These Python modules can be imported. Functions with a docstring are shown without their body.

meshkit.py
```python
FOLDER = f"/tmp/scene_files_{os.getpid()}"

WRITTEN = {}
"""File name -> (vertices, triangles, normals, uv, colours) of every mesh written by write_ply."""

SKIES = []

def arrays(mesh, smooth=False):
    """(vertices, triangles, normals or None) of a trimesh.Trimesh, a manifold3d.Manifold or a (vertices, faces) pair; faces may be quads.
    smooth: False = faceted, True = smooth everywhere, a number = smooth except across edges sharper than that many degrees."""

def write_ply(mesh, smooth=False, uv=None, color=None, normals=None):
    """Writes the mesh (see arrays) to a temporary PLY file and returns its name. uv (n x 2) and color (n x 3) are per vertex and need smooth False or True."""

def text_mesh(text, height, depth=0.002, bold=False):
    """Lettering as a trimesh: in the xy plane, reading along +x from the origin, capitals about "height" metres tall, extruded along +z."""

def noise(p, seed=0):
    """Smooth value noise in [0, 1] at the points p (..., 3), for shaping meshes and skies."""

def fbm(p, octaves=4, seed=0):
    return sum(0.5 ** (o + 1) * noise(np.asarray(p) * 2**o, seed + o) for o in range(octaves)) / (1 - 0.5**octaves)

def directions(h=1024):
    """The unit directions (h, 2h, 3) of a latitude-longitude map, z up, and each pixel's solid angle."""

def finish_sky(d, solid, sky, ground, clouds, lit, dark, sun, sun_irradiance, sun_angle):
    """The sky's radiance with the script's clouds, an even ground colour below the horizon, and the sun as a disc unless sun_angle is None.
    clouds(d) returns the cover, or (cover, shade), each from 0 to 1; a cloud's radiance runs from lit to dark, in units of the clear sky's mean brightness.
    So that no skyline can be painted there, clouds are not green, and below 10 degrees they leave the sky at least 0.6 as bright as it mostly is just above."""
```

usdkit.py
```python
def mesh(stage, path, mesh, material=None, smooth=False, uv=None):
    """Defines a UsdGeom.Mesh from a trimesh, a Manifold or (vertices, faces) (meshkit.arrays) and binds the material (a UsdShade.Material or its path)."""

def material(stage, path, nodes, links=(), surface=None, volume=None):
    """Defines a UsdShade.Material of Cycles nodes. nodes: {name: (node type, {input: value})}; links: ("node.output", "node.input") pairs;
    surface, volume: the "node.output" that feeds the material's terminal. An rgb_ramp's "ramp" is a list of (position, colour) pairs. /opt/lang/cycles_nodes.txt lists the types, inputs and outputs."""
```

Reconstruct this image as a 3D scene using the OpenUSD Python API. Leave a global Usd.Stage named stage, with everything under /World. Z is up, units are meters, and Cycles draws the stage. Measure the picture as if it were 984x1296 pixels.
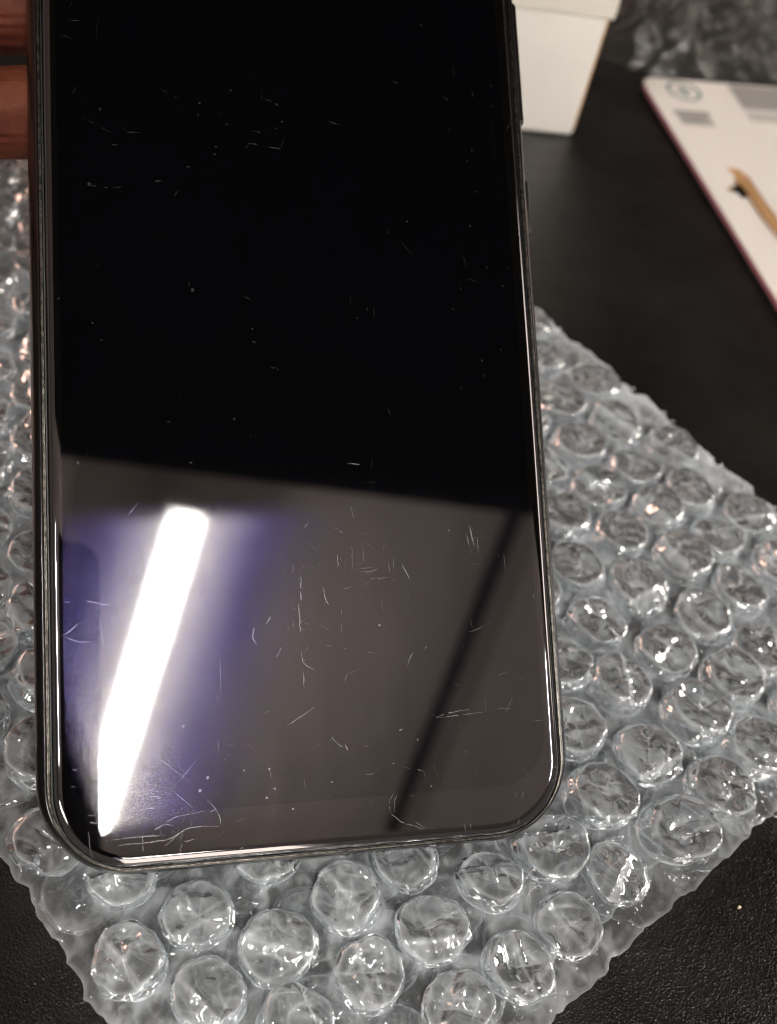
import math
import numpy as np
import trimesh
import manifold3d as m3
import shapely
import shapely.affinity
from shapely.geometry import Polygon, Point, LineString, box as sbox
from pxr import Usd, UsdGeom, UsdLux, UsdShade, Gf, Sdf
import usdkit, meshkit

rng = np.random.default_rng(7)
stage = Usd.Stage.CreateInMemory()
UsdGeom.SetStageUpAxis(stage, "Z")
UsdGeom.SetStageMetersPerUnit(stage, 1.0)
UsdGeom.Xform.Define(stage, "/World")
UsdGeom.Scope.Define(stage, "/World/Looks")
MM = 0.001

# ------------------------------------------------------------------ camera
CAM = np.array([0, 0, 0.164])
R = np.array([[0.96615471, 0.25796331, 0.0],            # columns: camera right, down, forward in world axes
              [0.18776427, -0.70323697, 0.68571302],
              [0.1768888, -0.66250486, -0.72787201]])
cam = UsdGeom.Camera.Define(stage, "/World/camera")
cr, cu, cb = R[:, 0], -R[:, 1], -R[:, 2]
cam.AddTransformOp().Set(Gf.Matrix4d(*cr, 0, *cu, 0, *cb, 0, *CAM, 1))
cam.CreateHorizontalApertureAttr(36.0)
cam.CreateVerticalApertureAttr(36.0 * 1024 / 777)
FOCAL = 36.0 * 1500 / 984
cam.CreateFocalLengthAttr(FOCAL)
cam.CreateFStopAttr(FOCAL / 2.2)
cam.CreateFocusDistanceAttr(0.168)
cam.CreateClippingRangeAttr(Gf.Vec2f(0.01, 50))
cam.CreateExposureAttr(0.0)

# ------------------------------------------------------------------ light: dim room all round, ceiling tubes
AMBIENT = 0.30
LAMP = 330.0
dome = UsdLux.DomeLight.Define(stage, "/World/room_light")
wm = usdkit.material(stage, "/World/Looks/room_light", {"b": ("background_shader", {"color": (1.0, 0.93, 0.86), "strength": AMBIENT})}, surface="b.background")
UsdShade.MaterialBindingAPI.Apply(dome.GetPrim()).Bind(wm)


# ------------------------------------------------------------------ helpers
used = {}


def numbered(path):
    n = used.get(path, 0)
    used[path] = n + 1
    return path if n == 0 else f"{path}_{n:03d}"


def tag(p, label=None, cat=None, group=None, kind=None):
    p = p.GetPrim() if hasattr(p, "GetPrim") else p
    for k, v in (("label", label), ("category", cat), ("group", group), ("kind", kind)):
        if v:
            p.SetCustomDataByKey(k, v)
    return p


def thing(name, label, cat, group=None):
    x = UsdGeom.Xform.Define(stage, numbered("/World/" + name))
    tag(x, label, cat, group)
    return str(x.GetPath())


def obj(name, mesh, mat, parent="/World", smooth=False):
    m = usdkit.mesh(stage, numbered(f"{parent}/{name}"), mesh, M[mat], smooth=smooth)
    return m


def mat(name, nodes, links=(), surface=None, volume=None):
    M[name] = usdkit.material(stage, "/World/Looks/" + name, nodes, links, surface, volume)


M = {}


def grid_faces(nr, nc, wrap=True):
    f = []
    i, j = np.meshgrid(np.arange(nr - 1), np.arange(nc if wrap else nc - 1), indexing="ij")
    j2 = (j + 1) % nc
    a, b, c, d = i * nc + j, i * nc + j2, (i + 1) * nc + j2, (i + 1) * nc + j
    q = np.stack([a, b, c, d], -1).reshape(-1, 4)
    return np.vstack([q[:, [0, 1, 2]], q[:, [0, 2, 3]]])


def flat(poly, z, frame=None):
    """A flat triangulated sheet of a shapely polygon (mm)."""
    v, f = [], []
    for g in getattr(poly, "geoms", [poly]):
        vv, ff = trimesh.creation.triangulate_polygon(g, engine="earcut")
        f.append(ff + sum(len(x) for x in v))
        v.append(vv)
    v, f = np.vstack(v), np.vstack(f)
    t = v[f]
    area = (t[:, 1, 0] - t[:, 0, 0]) * (t[:, 2, 1] - t[:, 0, 1]) - (t[:, 1, 1] - t[:, 0, 1]) * (t[:, 2, 0] - t[:, 0, 0])
    f[area < 0] = f[area < 0][:, ::-1]
    return np.c_[v, np.full(len(v), float(z))], f


def world_box(lo, hi, bevel=0.0):
    lo, hi = np.array(lo, float), np.array(hi, float)
    if bevel:
        pts = []
        for sx in (0, 1):
            for sy in (0, 1):
                for sz in (0, 1):
                    c = np.where([sx, sy, sz], hi - bevel, lo + bevel)
                    s = m3.Manifold.sphere(bevel, 16).translate(c.tolist())
                    pts.append(s)
        return m3.Manifold.batch_hull(pts)
    b = trimesh.creation.box(hi - lo)
    b.apply_translation((lo + hi) / 2)
    return b


def arr(mesh):
    v, f, _ = meshkit.arrays(mesh)
    return v, f


def noise2(x, y, s, seed=0, oct=3):
    return meshkit.fbm(np.stack([np.asarray(x) / s + 100, np.asarray(y) / s + 100, np.full(np.shape(x), 3.3 + seed)], -1), oct, seed)


# ------------------------------------------------------------------ materials
mat("desk_leather", {
    "g": ("geometry", {}),
    "v": ("voronoi_texture", {"scale": 2700.0, "feature": "f1", "randomness": 1.0}),
    "n": ("noise_texture", {"scale": 5200.0, "detail": 2.0}),
    "add": ("math", {"math_type": "multiply_add", "value2": 0.6}),
    "b": ("bump", {"strength": 0.9, "distance": 0.00011}),
    "nc": ("noise_texture", {"scale": 35.0, "detail": 4.0}),
    "rc": ("rgb_ramp", {"ramp": [(0.3, (0.004, 0.004, 0.0035)), (0.7, (0.008, 0.008, 0.0065))]}),
    "rr": ("map_range", {"from_min": 0.3, "from_max": 0.7, "to_min": 0.21, "to_max": 0.36}),
    "p": ("principled_bsdf", {"specular_ior_level": 0.7})},
    [("g.position", "v.vector"), ("g.position", "n.vector"), ("g.position", "nc.vector"), ("n.fac", "add.value1"), ("v.distance", "add.value3"), ("add.value", "b.height"), ("b.normal", "p.normal"),
     ("nc.fac", "rc.fac"), ("rc.color", "p.base_color"), ("nc.fac", "rr.value"), ("rr.result", "p.roughness")], "p.BSDF")


def film(name, haze, edge_haze, gloss, tint=(0.93, 0.96, 1.0), scale=420.0, dist=0.0004, rough=0.05, white=True):
    """Thin clear plastic: see-through, mirror glints off its creases, and milky where it is folded, welded or seen edge-on."""
    nodes = {
        "g": ("geometry", {}),
        "n": ("noise_texture", {"scale": scale, "detail": 3.0, "roughness": 0.5, "distortion": 1.5, "type": "ridged_multifractal"}),
        "n2": ("noise_texture", {"scale": scale * 0.45, "detail": 2.0, "distortion": 0.8}),
        "hh": ("math", {"math_type": "multiply_add", "value2": 0.35}),
        "b": ("bump", {"strength": 1.0, "distance": dist}),
        "fr": ("fresnel", {"IOR": 1.55}),
        "fg": ("math", {"math_type": "multiply", "value2": gloss, "use_clamp": True}),
        "lw": ("layer_weight", {"blend": 0.5}),
        "pw": ("math", {"math_type": "power", "value2": 2.5}),
        "fa": ("math", {"math_type": "multiply_add", "value2": edge_haze, "value3": haze, "use_clamp": True}),
        "wa": ("attribute", {"attribute": "whitening"}),
        "fb": ("math", {"math_type": "add", "use_clamp": True}),
        "t": ("transparent_bsdf", {"color": (0.985, 0.985, 0.985)}),
        "gl": ("glossy_bsdf", {"color": tint, "roughness": rough}),
        "d": ("diffuse_bsdf", {"color": tuple(0.85 * c for c in tint)}),
        "tr": ("translucent_bsdf", {"color": tuple(0.85 * c for c in tint)}),
        "dt": ("mix_closure", {"fac": 0.4}),
        "m1": ("mix_closure", {}),
        "m": ("mix_closure", {})}
    links = [("g.position", "n.vector"), ("g.position", "n2.vector"), ("n.fac", "hh.value1"), ("n2.fac", "hh.value3"), ("hh.value", "b.height"), ("b.normal", "fr.normal"), ("b.normal", "gl.normal"), ("fr.fac", "fg.value1"),
             ("lw.facing", "pw.value1"), ("pw.value", "fa.value1"), ("fa.value", "fb.value1"), ("wa.fac", "fb.value2"),
             ("d.BSDF", "dt.closure1"), ("tr.BSDF", "dt.closure2"), ("t.BSDF", "m1.closure1"), ("gl.BSDF", "m1.closure2"), ("fg.value", "m1.fac"),
             ("m1.closure", "m.closure1"), ("dt.closure", "m.closure2")]
    links.append(("fb.value" if white else "fa.value", "m.fac"))
    mat(name, nodes, links, "m.closure")


film("bubble_film", 0.058, 0.12, 2.2, tint=(0.92, 0.97, 1.0), dist=0.00022, rough=0.05)
film("sheet_film", 0.115, 0.22, 2.7, tint=(0.92, 0.965, 1.0), dist=0.0014, scale=380.0, rough=0.05)
film("bag_film", 0.010, 0.08, 0.32, tint=(1.0, 0.97, 0.92), scale=60.0, dist=0.0012, rough=0.22, white=False)



def glass(name, base, ior):
    """Cover glass: a sharp mirror plus a weak sideways streak, as the pixel grid and the wiped grease give."""
    mat(name, {
        "p": ("principled_bsdf", {"base_color": base, "roughness": 0.015, "ior": ior, "specular_ior_level": 0.5}),
        "tg": ("combine_xyz", {"x": -0.306026, "y": 0.777102, "z": 0.549964}),
        "h1": ("glossy_bsdf", {"color": (0.0068, 0.0066, 0.0030), "roughness": 0.082, "distribution": "beckmann", "anisotropy": ANI}),
        "h2": ("glossy_bsdf", {"color": (0.0010, 0.0006, 0.0066), "roughness": 0.106, "distribution": "beckmann", "anisotropy": ANI}),
        "g": ("geometry", {}),
        "du": ("vector_math", {"math_type": "dot_product", "vector2": (0.930386 * 170, 0.366580 * 170, 0.0)}),
        "dv": ("vector_math", {"math_type": "dot_product", "vector2": (-0.306026 * 38, 0.777102 * 38, 0.549964 * 38)}),
        "uv": ("combine_xyz", {"z": 4.7}),
        "sn": ("noise_texture", {"scale": 1.0, "detail": 6.0, "roughness": 0.62, "distortion": 0.6}),
        "sr": ("rgb_ramp", {"ramp": [(0.42, (0.0002, 0.0002, 0.0002)), (0.72, (0.0026, 0.0023, 0.0025))]}),
        "h3": ("glossy_bsdf", {"roughness": 0.17, "distribution": "beckmann", "anisotropy": ANI}),
        "a1": ("add_closure", {}), "a2": ("add_closure", {}), "a3": ("add_closure", {})},
        [("g.position", "du.vector1"), ("g.position", "dv.vector1"), ("du.value", "uv.x"), ("dv.value", "uv.y"), ("uv.vector", "sn.vector"), ("sn.fac", "sr.fac"), ("sr.color", "h3.color"), ("a2.closure", "a3.closure1"), ("h3.BSDF", "a3.closure2"),
         ("tg.vector", "h1.tangent"), ("tg.vector", "h3.tangent"), ("tg.vector", "h2.tangent"), ("p.BSDF", "a1.closure1"), ("h1.BSDF", "a1.closure2"), ("a1.closure", "a2.closure1"), ("h2.BSDF", "a2.closure2")], "a3.closure")


ANI = 0.66
glass("display_glass", (0.0006, 0.0006, 0.0010), 1.85)
glass("bezel_glass", (0.0016, 0.0014, 0.0012), 1.97)
mat("scratch", {"d": ("diffuse_bsdf", {"color": (0.30, 0.30, 0.31)}), "g": ("glossy_bsdf", {"color": (0.5, 0.5, 0.5), "roughness": 0.35}), "t": ("transparent_bsdf", {}), "m": ("mix_closure", {"fac": 0.4}), "m2": ("mix_closure", {"fac": 0.32})},
    [("d.BSDF", "m.closure1"), ("g.BSDF", "m.closure2"), ("t.BSDF", "m2.closure1"), ("m.closure", "m2.closure2")], "m2.closure")
mat("faint_scratch", {"d": ("diffuse_bsdf", {"color": (0.30, 0.30, 0.31)}), "t": ("transparent_bsdf", {}), "m2": ("mix_closure", {"fac": 0.065})},
    [("t.BSDF", "m2.closure1"), ("d.BSDF", "m2.closure2")], "m2.closure")
mat("faint_scuff", {"d": ("diffuse_bsdf", {"color": (0.30, 0.30, 0.31)}), "g": ("glossy_bsdf", {"color": (0.4, 0.4, 0.4), "roughness": 0.3}), "t": ("transparent_bsdf", {}), "m": ("mix_closure", {"fac": 0.5}), "m2": ("mix_closure", {"fac": 0.2})},
    [("d.BSDF", "m.closure1"), ("g.BSDF", "m.closure2"), ("t.BSDF", "m2.closure1"), ("m.closure", "m2.closure2")], "m2.closure")
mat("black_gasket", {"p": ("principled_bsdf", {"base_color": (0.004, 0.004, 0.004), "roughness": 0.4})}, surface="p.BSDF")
mat("worn_metal", {"g": ("geometry", {}), "n": ("noise_texture", {"scale": 1500.0, "detail": 4.0}), "r": ("rgb_ramp", {"ramp": [(0.35, (0.03, 0.028, 0.025)), (0.65, (0.16, 0.148, 0.13))]}),
                   "b": ("bump", {"strength": 0.5, "distance": 0.00006}), "p": ("principled_bsdf", {"metallic": 1.0, "roughness": 0.28})},
    [("g.position", "n.vector"), ("n.fac", "r.fac"), ("r.color", "p.base_color"), ("n.fac", "b.height"), ("b.normal", "p.normal")], "p.BSDF")
mat("side_gloss", {"p": ("principled_bsdf", {"base_color": (0.004, 0.0035, 0.0035), "roughness": 0.14, "ior": 1.6})}, surface="p.BSDF")
mat("white_carton", {"g": ("geometry", {}), "n": ("noise_texture", {"scale": 60.0, "detail": 3.0}), "r": ("rgb_ramp", {"ramp": [(0.3, (0.67, 0.645, 0.60)), (0.7, (0.71, 0.685, 0.64))]}),
                     "p": ("principled_bsdf", {"roughness": 0.42})}, [("g.position", "n.vector"), ("n.fac", "r.fac"), ("r.color", "p.base_color")], "p.BSDF")
mat("lid_carton", {"p": ("principled_bsdf", {"base_color": (0.60, 0.57, 0.50), "roughness": 0.42})}, surface="p.BSDF")
mat("raw_board", {"p": ("principled_bsdf", {"base_color": (0.46, 0.26, 0.115), "roughness": 0.8})}, surface="p.BSDF")
mat("crumb_tan", {"p": ("principled_bsdf", {"base_color": (0.62, 0.52, 0.36), "roughness": 0.8})}, surface="p.BSDF")
mat("card_white", {"p": ("principled_bsdf", {"base_color": (0.76, 0.70, 0.65), "roughness": 0.5})}, surface="p.BSDF")
mat("card_edge", {"p": ("principled_bsdf", {"base_color": (0.50, 0.17, 0.21), "roughness": 0.6})}, surface="p.BSDF")
mat("print_grey", {"p": ("principled_bsdf", {"base_color": (0.24, 0.23, 0.22), "roughness": 0.6})}, surface="p.BSDF")
mat("print_pale", {"p": ("principled_bsdf", {"base_color": (0.42, 0.39, 0.36), "roughness": 0.6})}, surface="p.BSDF")
mat("print_teal", {"p": ("principled_bsdf", {"base_color": (0.12, 0.19, 0.17), "roughness": 0.6})}, surface="p.BSDF")
mat("skin", {"g": ("geometry", {}), "n": ("noise_texture", {"scale": 110.0, "detail": 5.0}), "r": ("rgb_ramp", {"ramp": [(0.35, (0.065, 0.014, 0.008)), (0.65, (0.13, 0.038, 0.018))]}),  # tone darkened to stand in for shade from the phone
             "v": ("voronoi_texture", {"scale": 900.0}), "b": ("bump", {"strength": 0.4, "distance": 0.0002}),
             "p": ("principled_bsdf", {"roughness": 0.62, "specular_ior_level": 0.15, "subsurface_weight": 0.1, "subsurface_radius": (1.0, 0.25, 0.1), "subsurface_scale": 0.004})},
    [("g.position", "n.vector"), ("g.position", "v.vector"), ("n.fac", "r.fac"), ("r.color", "p.base_color"), ("v.distance", "b.height"), ("b.normal", "p.normal")], "p.BSDF")
mat("nail", {"p": ("principled_bsdf", {"base_color": (0.62, 0.33, 0.25), "roughness": 0.3})}, surface="p.BSDF")
mat("ceiling_paint", {"p": ("principled_bsdf", {"base_color": (0.42, 0.355, 0.325), "roughness": 0.8})}, surface="p.BSDF")
mat("black_paint", {"p": ("principled_bsdf", {"base_color": (0.003, 0.003, 0.0035), "roughness": 0.6})}, surface="p.BSDF")
mat("lamp_housing", {"p": ("principled_bsdf", {"base_color": (0.75, 0.74, 0.72), "roughness": 0.5})}, surface="p.BSDF")
mat("lamp_diffuser", {"e": ("emission", {"color": (1.0, 0.965, 0.92), "strength": LAMP})}, surface="e.emission")
mat("added_pane_glow", {"e": ("emission", {"color": (1.0, 0.86, 0.77), "strength": 9.0})}, surface="e.emission")
mat("added_panel_glow", {"e": ("emission", {"color": (1.0, 0.94, 0.86), "strength": 34.0})}, surface="e.emission")
mat("added_warm_glow", {"e": ("emission", {"color": (1.0, 0.56, 0.42), "strength": 4.5})}, surface="e.emission")
mat("flare_tint_back", {"p": ("principled_bsdf", {"base_color": (0.012, 0.014, 0.05), "roughness": 0.35})}, surface="p.BSDF")  # blue in this colour stands in for lens flare on a dark back
mat("red_brown_paint", {"p": ("principled_bsdf", {"base_color": (0.34, 0.16, 0.11), "roughness": 0.7})}, surface="p.BSDF")

# ------------------------------------------------------------------ the setting
tag(obj("desk_top", world_box((-0.9, -0.12, -0.03), (0.9, 1.1, 0.0)), "desk_leather"), "black pebbled leather desk top", kind="structure")
tag(obj("added_dark_panel", world_box((-1.3, 1.12, -0.03), (1.3, 1.15, 0.9)), "black_paint"), "unseen black panel added behind the desk to darken its reflections", "panel")  # added, unseen: keeps the desk dark around the mirrored box
tag(obj("ceiling", world_box((-4, -4.5, 2.3), (4.5, 3.5, 2.35)), "ceiling_paint"), "warm grey ceiling", kind="structure")

# the ceiling tubes: long slim fixtures under the ceiling (the glass mirrors the first one)
LDIR = np.array([0.130, -0.99])
LDIR = LDIR / np.linalg.norm(LDIR)
LPER = np.array([-LDIR[1], LDIR[0]])


def strip(name, centre, half, width, zlo, zhi, bev, mt, parent):
    b = arr(world_box((-half, -width / 2, zlo), (half, width / 2, zhi), bev))
    v = b[0]
    p = np.c_[centre[0] + v[:, 0] * LDIR[0] + v[:, 1] * LPER[0], centre[1] + v[:, 0] * LDIR[1] + v[:, 1] * LPER[1], v[:, 2]]
    return obj(name, (p, b[1]), mt, parent, smooth=40)


def tube_light(centre, half, label):
    t = thing("ceiling_light", label, "ceiling light", "tube lights on the ceiling")
    strip("diffuser", centre, half, 0.047, 2.1, 2.125, 0.012, "lamp_diffuser", t)
    strip("housing", centre, half + 0.01, 0.09, 2.126, 2.17, 0.004, "lamp_housing", t)
    strip("stem", np.array(centre) + LDIR * half * 0.6, 0.01, 0.02, 2.17, 2.3, 0.003, "lamp_housing", t)
    strip("stem", np.array(centre) - LDIR * half * 0.6, 0.01, 0.02, 2.17, 2.3, 0.003, "lamp_housing", t)


A0 = np.array([0.577, -1.145])
tube_light(A0, 0.405, "white tube light mirrored as the bright bar in the phone glass")
tube_light(np.array([-1.25, -1.75]), 0.36, "white tube light left of the desk, outside the picture")
tube_light(np.array([2.5, -0.75]), 0.36, "white tube light right of the desk, outside the picture")
def added_light_pane(centre, yaw, w, h, label, glow="added_pane_glow"):  # glowing panes added for highlights and glints, not known windows
    t = thing("added_light_pane", label, "window")
    def put(b):
        v, f = arr(b)
        c, s_ = math.cos(yaw), math.sin(yaw)
        return np.c_[centre[0] + c * v[:, 0] - s_ * v[:, 1], centre[1] + s_ * v[:, 0] + c * v[:, 1], centre[2] + v[:, 2]], f
    obj("pane", put(world_box((-w / 2, -0.005, -h / 2), (w / 2, 0.005, h / 2))), glow, t)
    for x0, x1, z0, z1 in ((-w / 2 - 0.05, w / 2 + 0.05, h / 2 + 0.002, h / 2 + 0.06), (-w / 2 - 0.05, w / 2 + 0.05, -h / 2 - 0.06, -h / 2 - 0.002), (-w / 2 - 0.05, -w / 2 - 0.002, -h / 2, h / 2), (w / 2 + 0.002, w / 2 + 0.05, -h / 2, h / 2)):
        obj("frame", put(world_box((x0, -0.02, z0), (x1, 0.02, z1))), "lamp_housing", t)


def added_panel_light(x, y, label):  # unseen panels added to brighten the wrap and give it glints
    t = thing("added_panel_light", label, "ceiling light")
    obj("diffuser", world_box((x - 0.55, y - 0.28, 2.27), (x + 0.55, y + 0.28, 2.285), 0.004), "added_panel_glow", t)
    for a in (-1, 1):
        obj("frame", world_box((x - 0.58, y + a * 0.297 - 0.015, 2.262), (x + 0.58, y + a * 0.297 + 0.015, 2.296)), "lamp_housing", t)
        obj("frame", world_box((x + a * 0.567 - 0.013, y - 0.281, 2.262), (x + a * 0.567 + 0.013, y + 0.281, 2.296)), "lamp_housing", t)


added_panel_light(1.0, -3.0, "added broad light panel far behind the viewer, for glints on the wrap")
added_panel_light(-1.2, -3.2, "added broad light panel behind the viewer's left shoulder")
added_light_pane((1.05, -2.25, 0.7), 0.44, 0.65, 1.15, "bright pane added behind the viewer for the highlight in the rounded lower edge of the glass")
added_light_pane((2.7, 1.0, 1.25), -1.1, 1.2, 0.9, "bright pane added beyond the right end of the desk for glints, outside the picture")
added_light_pane((-2.3, 1.1, 1.0), 1.05, 1.2, 0.9, "warm glowing pane added beyond the left end of the desk to tint the wrap, outside the picture", "added_warm_glow")  # added glow that gives the left wrap a warm cast
t = obj("ceiling_track", (lambda b: (np.c_[1.35 + b[0][:, 0] * 0.12 + b[0][:, 1], -0.90 - b[0][:, 0] * 0.82, b[0][:, 2]], b[1]))(arr(world_box((-1.0, -0.018, 2.285), (0.72, 0.018, 2.298)))), "black_paint")
tag(t, "black track on the ceiling, mirrored as a dark slanting line in the phone glass", "track")
tag(obj("added_brown_block", world_box((-0.62, 0.11, 0.0), (-0.30, 0.55, 0.07), 0.004), "red_brown_paint", smooth=40), "reddish brown block added left of the hand to tint the wrap, outside the picture", "box")  # added, unseen: lends the left wrap a brown reflection
# a black shelf above the desk: the dark upper half of the mirror image
sh = Polygon([(-300, -231), (43, -151), (420, -63), (1500, 189), (1500, 700), (-300, 700)])
v, f = arr(m3.Manifold.extrude(m3.CrossSection([np.array(sh.exterior.coords)[:-1].tolist()]), 25))
tag(obj("overhead_shelf", ((v + [0, 0, 700]) * MM, f), "black_paint"), "black shelf above the desk that darkens the upper half of the phone glass", "shelf")
# the phone that takes the picture, held behind the lens: mirrored at the left edge of the glass
slab = m3.Manifold.batch_hull([m3.Manifold.cylinder(8, r, r, 40).translate((x, y, 2.0 + (0 if r > 7 else -0.6) if r > 7 else 1.4)) for x in (-58 + 8, 5.2 - 8) for y in (41 - 8, -105 + 8) for r in (8.0, 7.0)])
v, f = arr(slab)
v = v * MM
tag(obj("handheld_phone", (CAM + v[:, :1] * cr + v[:, 1:2] * cu + v[:, 2:] * cb, f), "flare_tint_back", smooth=40), "dark phone coloured with the blue of the flare, held above the desk, mirrored at the left edge of the glass", "phone")

# ------------------------------------------------------------------ the phone on the wrap
PU = np.array([0.930386, 0.366580, -0.000268])
PV = np.array([-0.306026, 0.777102, 0.549964])
PW = np.array([0.201814, -0.511597, 0.835188])
PO = np.array([3.5028, 78.0189, 11.3414])          # bottom middle of the glass, mm


def local(p):
    p = np.asarray(p, float)
    return (PO + p[:, :1] * PU + p[:, 1:2] * PV + p[:, 2:3] * PW) * MM


def ray_to_phone(px, py, w=0.0):
    """The point of the glass under a place in the picture, in the phone's own millimetres."""
    d = R @ np.array([px - 492.0, py - 648.0, 1500.0])
    o = CAM * 1000 - PO - w * PW
    t = -(o @ PW) / (d @ PW)
    q = o + t * d
    return np.array([q @ PU, q @ PV])


HW, LEN, RAD = 36.15, 160.0, 10.5


def ring(out, w, n=22, straight=40):
    """Rounded rectangle outline, grown by out."""
    end = out * (0.55 if out > 0 else 1.0)           # the sides bulge more than the ends
    hw, lo, hi, r = HW + out, -end, LEN + end, RAD + out
    pts = []
    for cx, cy, a0 in ((hw - r, lo + r, -90), (hw - r, hi - r, 0), (-hw + r, hi - r, 90), (-hw + r, lo + r, 180)):
        for k in range(n + 1):
            a = math.radians(a0 + 90 * k / n)
            pts.append((cx + r * math.cos(a), cy + r * math.sin(a), w))
    return np.array(pts)


def loft(profile):
    rings = [ring(o, w) for o, w in profile]
    return local(np.vstack(rings)), grid_faces(len(rings), len(rings[0]))[:, ::-1]


phone = thing("smartphone", "black smartphone with a scratched glossy screen, propped on bubble wrap", "smartphone")


def rrect(x0, y0, x1, y1, r):
    return sbox(x0 + r, y0 + r, x1 - r, y1 - r).buffer(r, quad_segs=12)


disp = rrect(-34.2, 6.9, 33.9, LEN - 3.2, 7.5)
flat_edge = Polygon(ring(-1.7, 0)[:, :2])
v, f = flat(disp, 0.0)
obj("display", (local(v), f), "display_glass", phone)
bz = flat_edge.difference(disp)
v, f = flat(bz, 0.0)
ED = 1.0
prof = [(-1.7 * (1 - math.sin(t)), -ED * (1 - math.cos(t))) for t in np.linspace(0, math.pi / 2, 12)]
v2, f2 = loft(prof)
glass_obj = obj("cover_glass", (np.vstack([local(v), v2]), np.vstack([f, f2 + len(v)])), "bezel_glass", phone, smooth=60)
v, f = loft([(0.0, -0.7), (0.0, -1.05), (0.22, -1.05), (0.25, -0.95)])
obj("gasket", (v, f), "black_gasket", phone)
v, f = loft([(0.25, -1.1), (0.27, -0.86), (0.33, -0.80), (0.55, -0.80), (0.66, -0.84), (0.74, -0.93), (0.78, -1.12)])
obj("metal_rim", (v, f), "worn_metal", phone, smooth=30)
v, f = loft([(0.80, -1.06), (0.98, -1.08), (1.06, -1.16), (1.35, -1.55), (1.75, -2.2), (2.05, -2.9), (2.25, -3.8), (2.25, -4.8), (2.05, -5.8), (1.6, -6.8), (0.9, -7.5), (0.0, -7.95), (-1.2, -8.15)])
obj("side_frame", (v, f), "side_gloss", phone, smooth=60)
v, f = flat(Polygon(ring(-1.2, 0)[:, :2]), -8.15)
obj("back_cover", (local(v), f[:, ::-1]), "side_gloss", phone)
for name, v0, v1 in (("volume_button", 110.5, 132.0), ("power_button", 92.0, 101.5)):
    b = arr(m3.Manifold.batch_hull([m3.Manifold.sphere(0.9, 20).scale((1, 1, 1.1)).translate((HW + 1.75, vv, ww)) for vv in (v0 + 0.9, v1 - 0.9) for ww in (-3.4, -4.6)]))
    obj(name, (local(b[0]), b[1]), "side_gloss", phone, smooth=40)
# charging port and speaker holes in the lower end
b = arr(m3.Manifold.batch_hull([m3.Manifold.cylinder(0.4, 1.4, 1.4, 24).translate((x, 0, 0)) for x in (-3.2, 3.2)]))
v = np.c_[b[0][:, 0], -0.92 - b[0][:, 2], -4.3 + b[0][:, 1]]
obj("charging_port", (local(v), b[1]), "black_gasket", phone)
for k in range(5):
    b = arr(m3.Manifold.cylinder(0.4, 0.6, 0.6, 16))
    obj("speaker_hole", (local(np.c_[8 + 2.2 * k + b[0][:, 0], -0.92 - b[0][:, 2], -4.3 + b[0][:, 1]]), b[1]), "black_gasket", phone)

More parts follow.
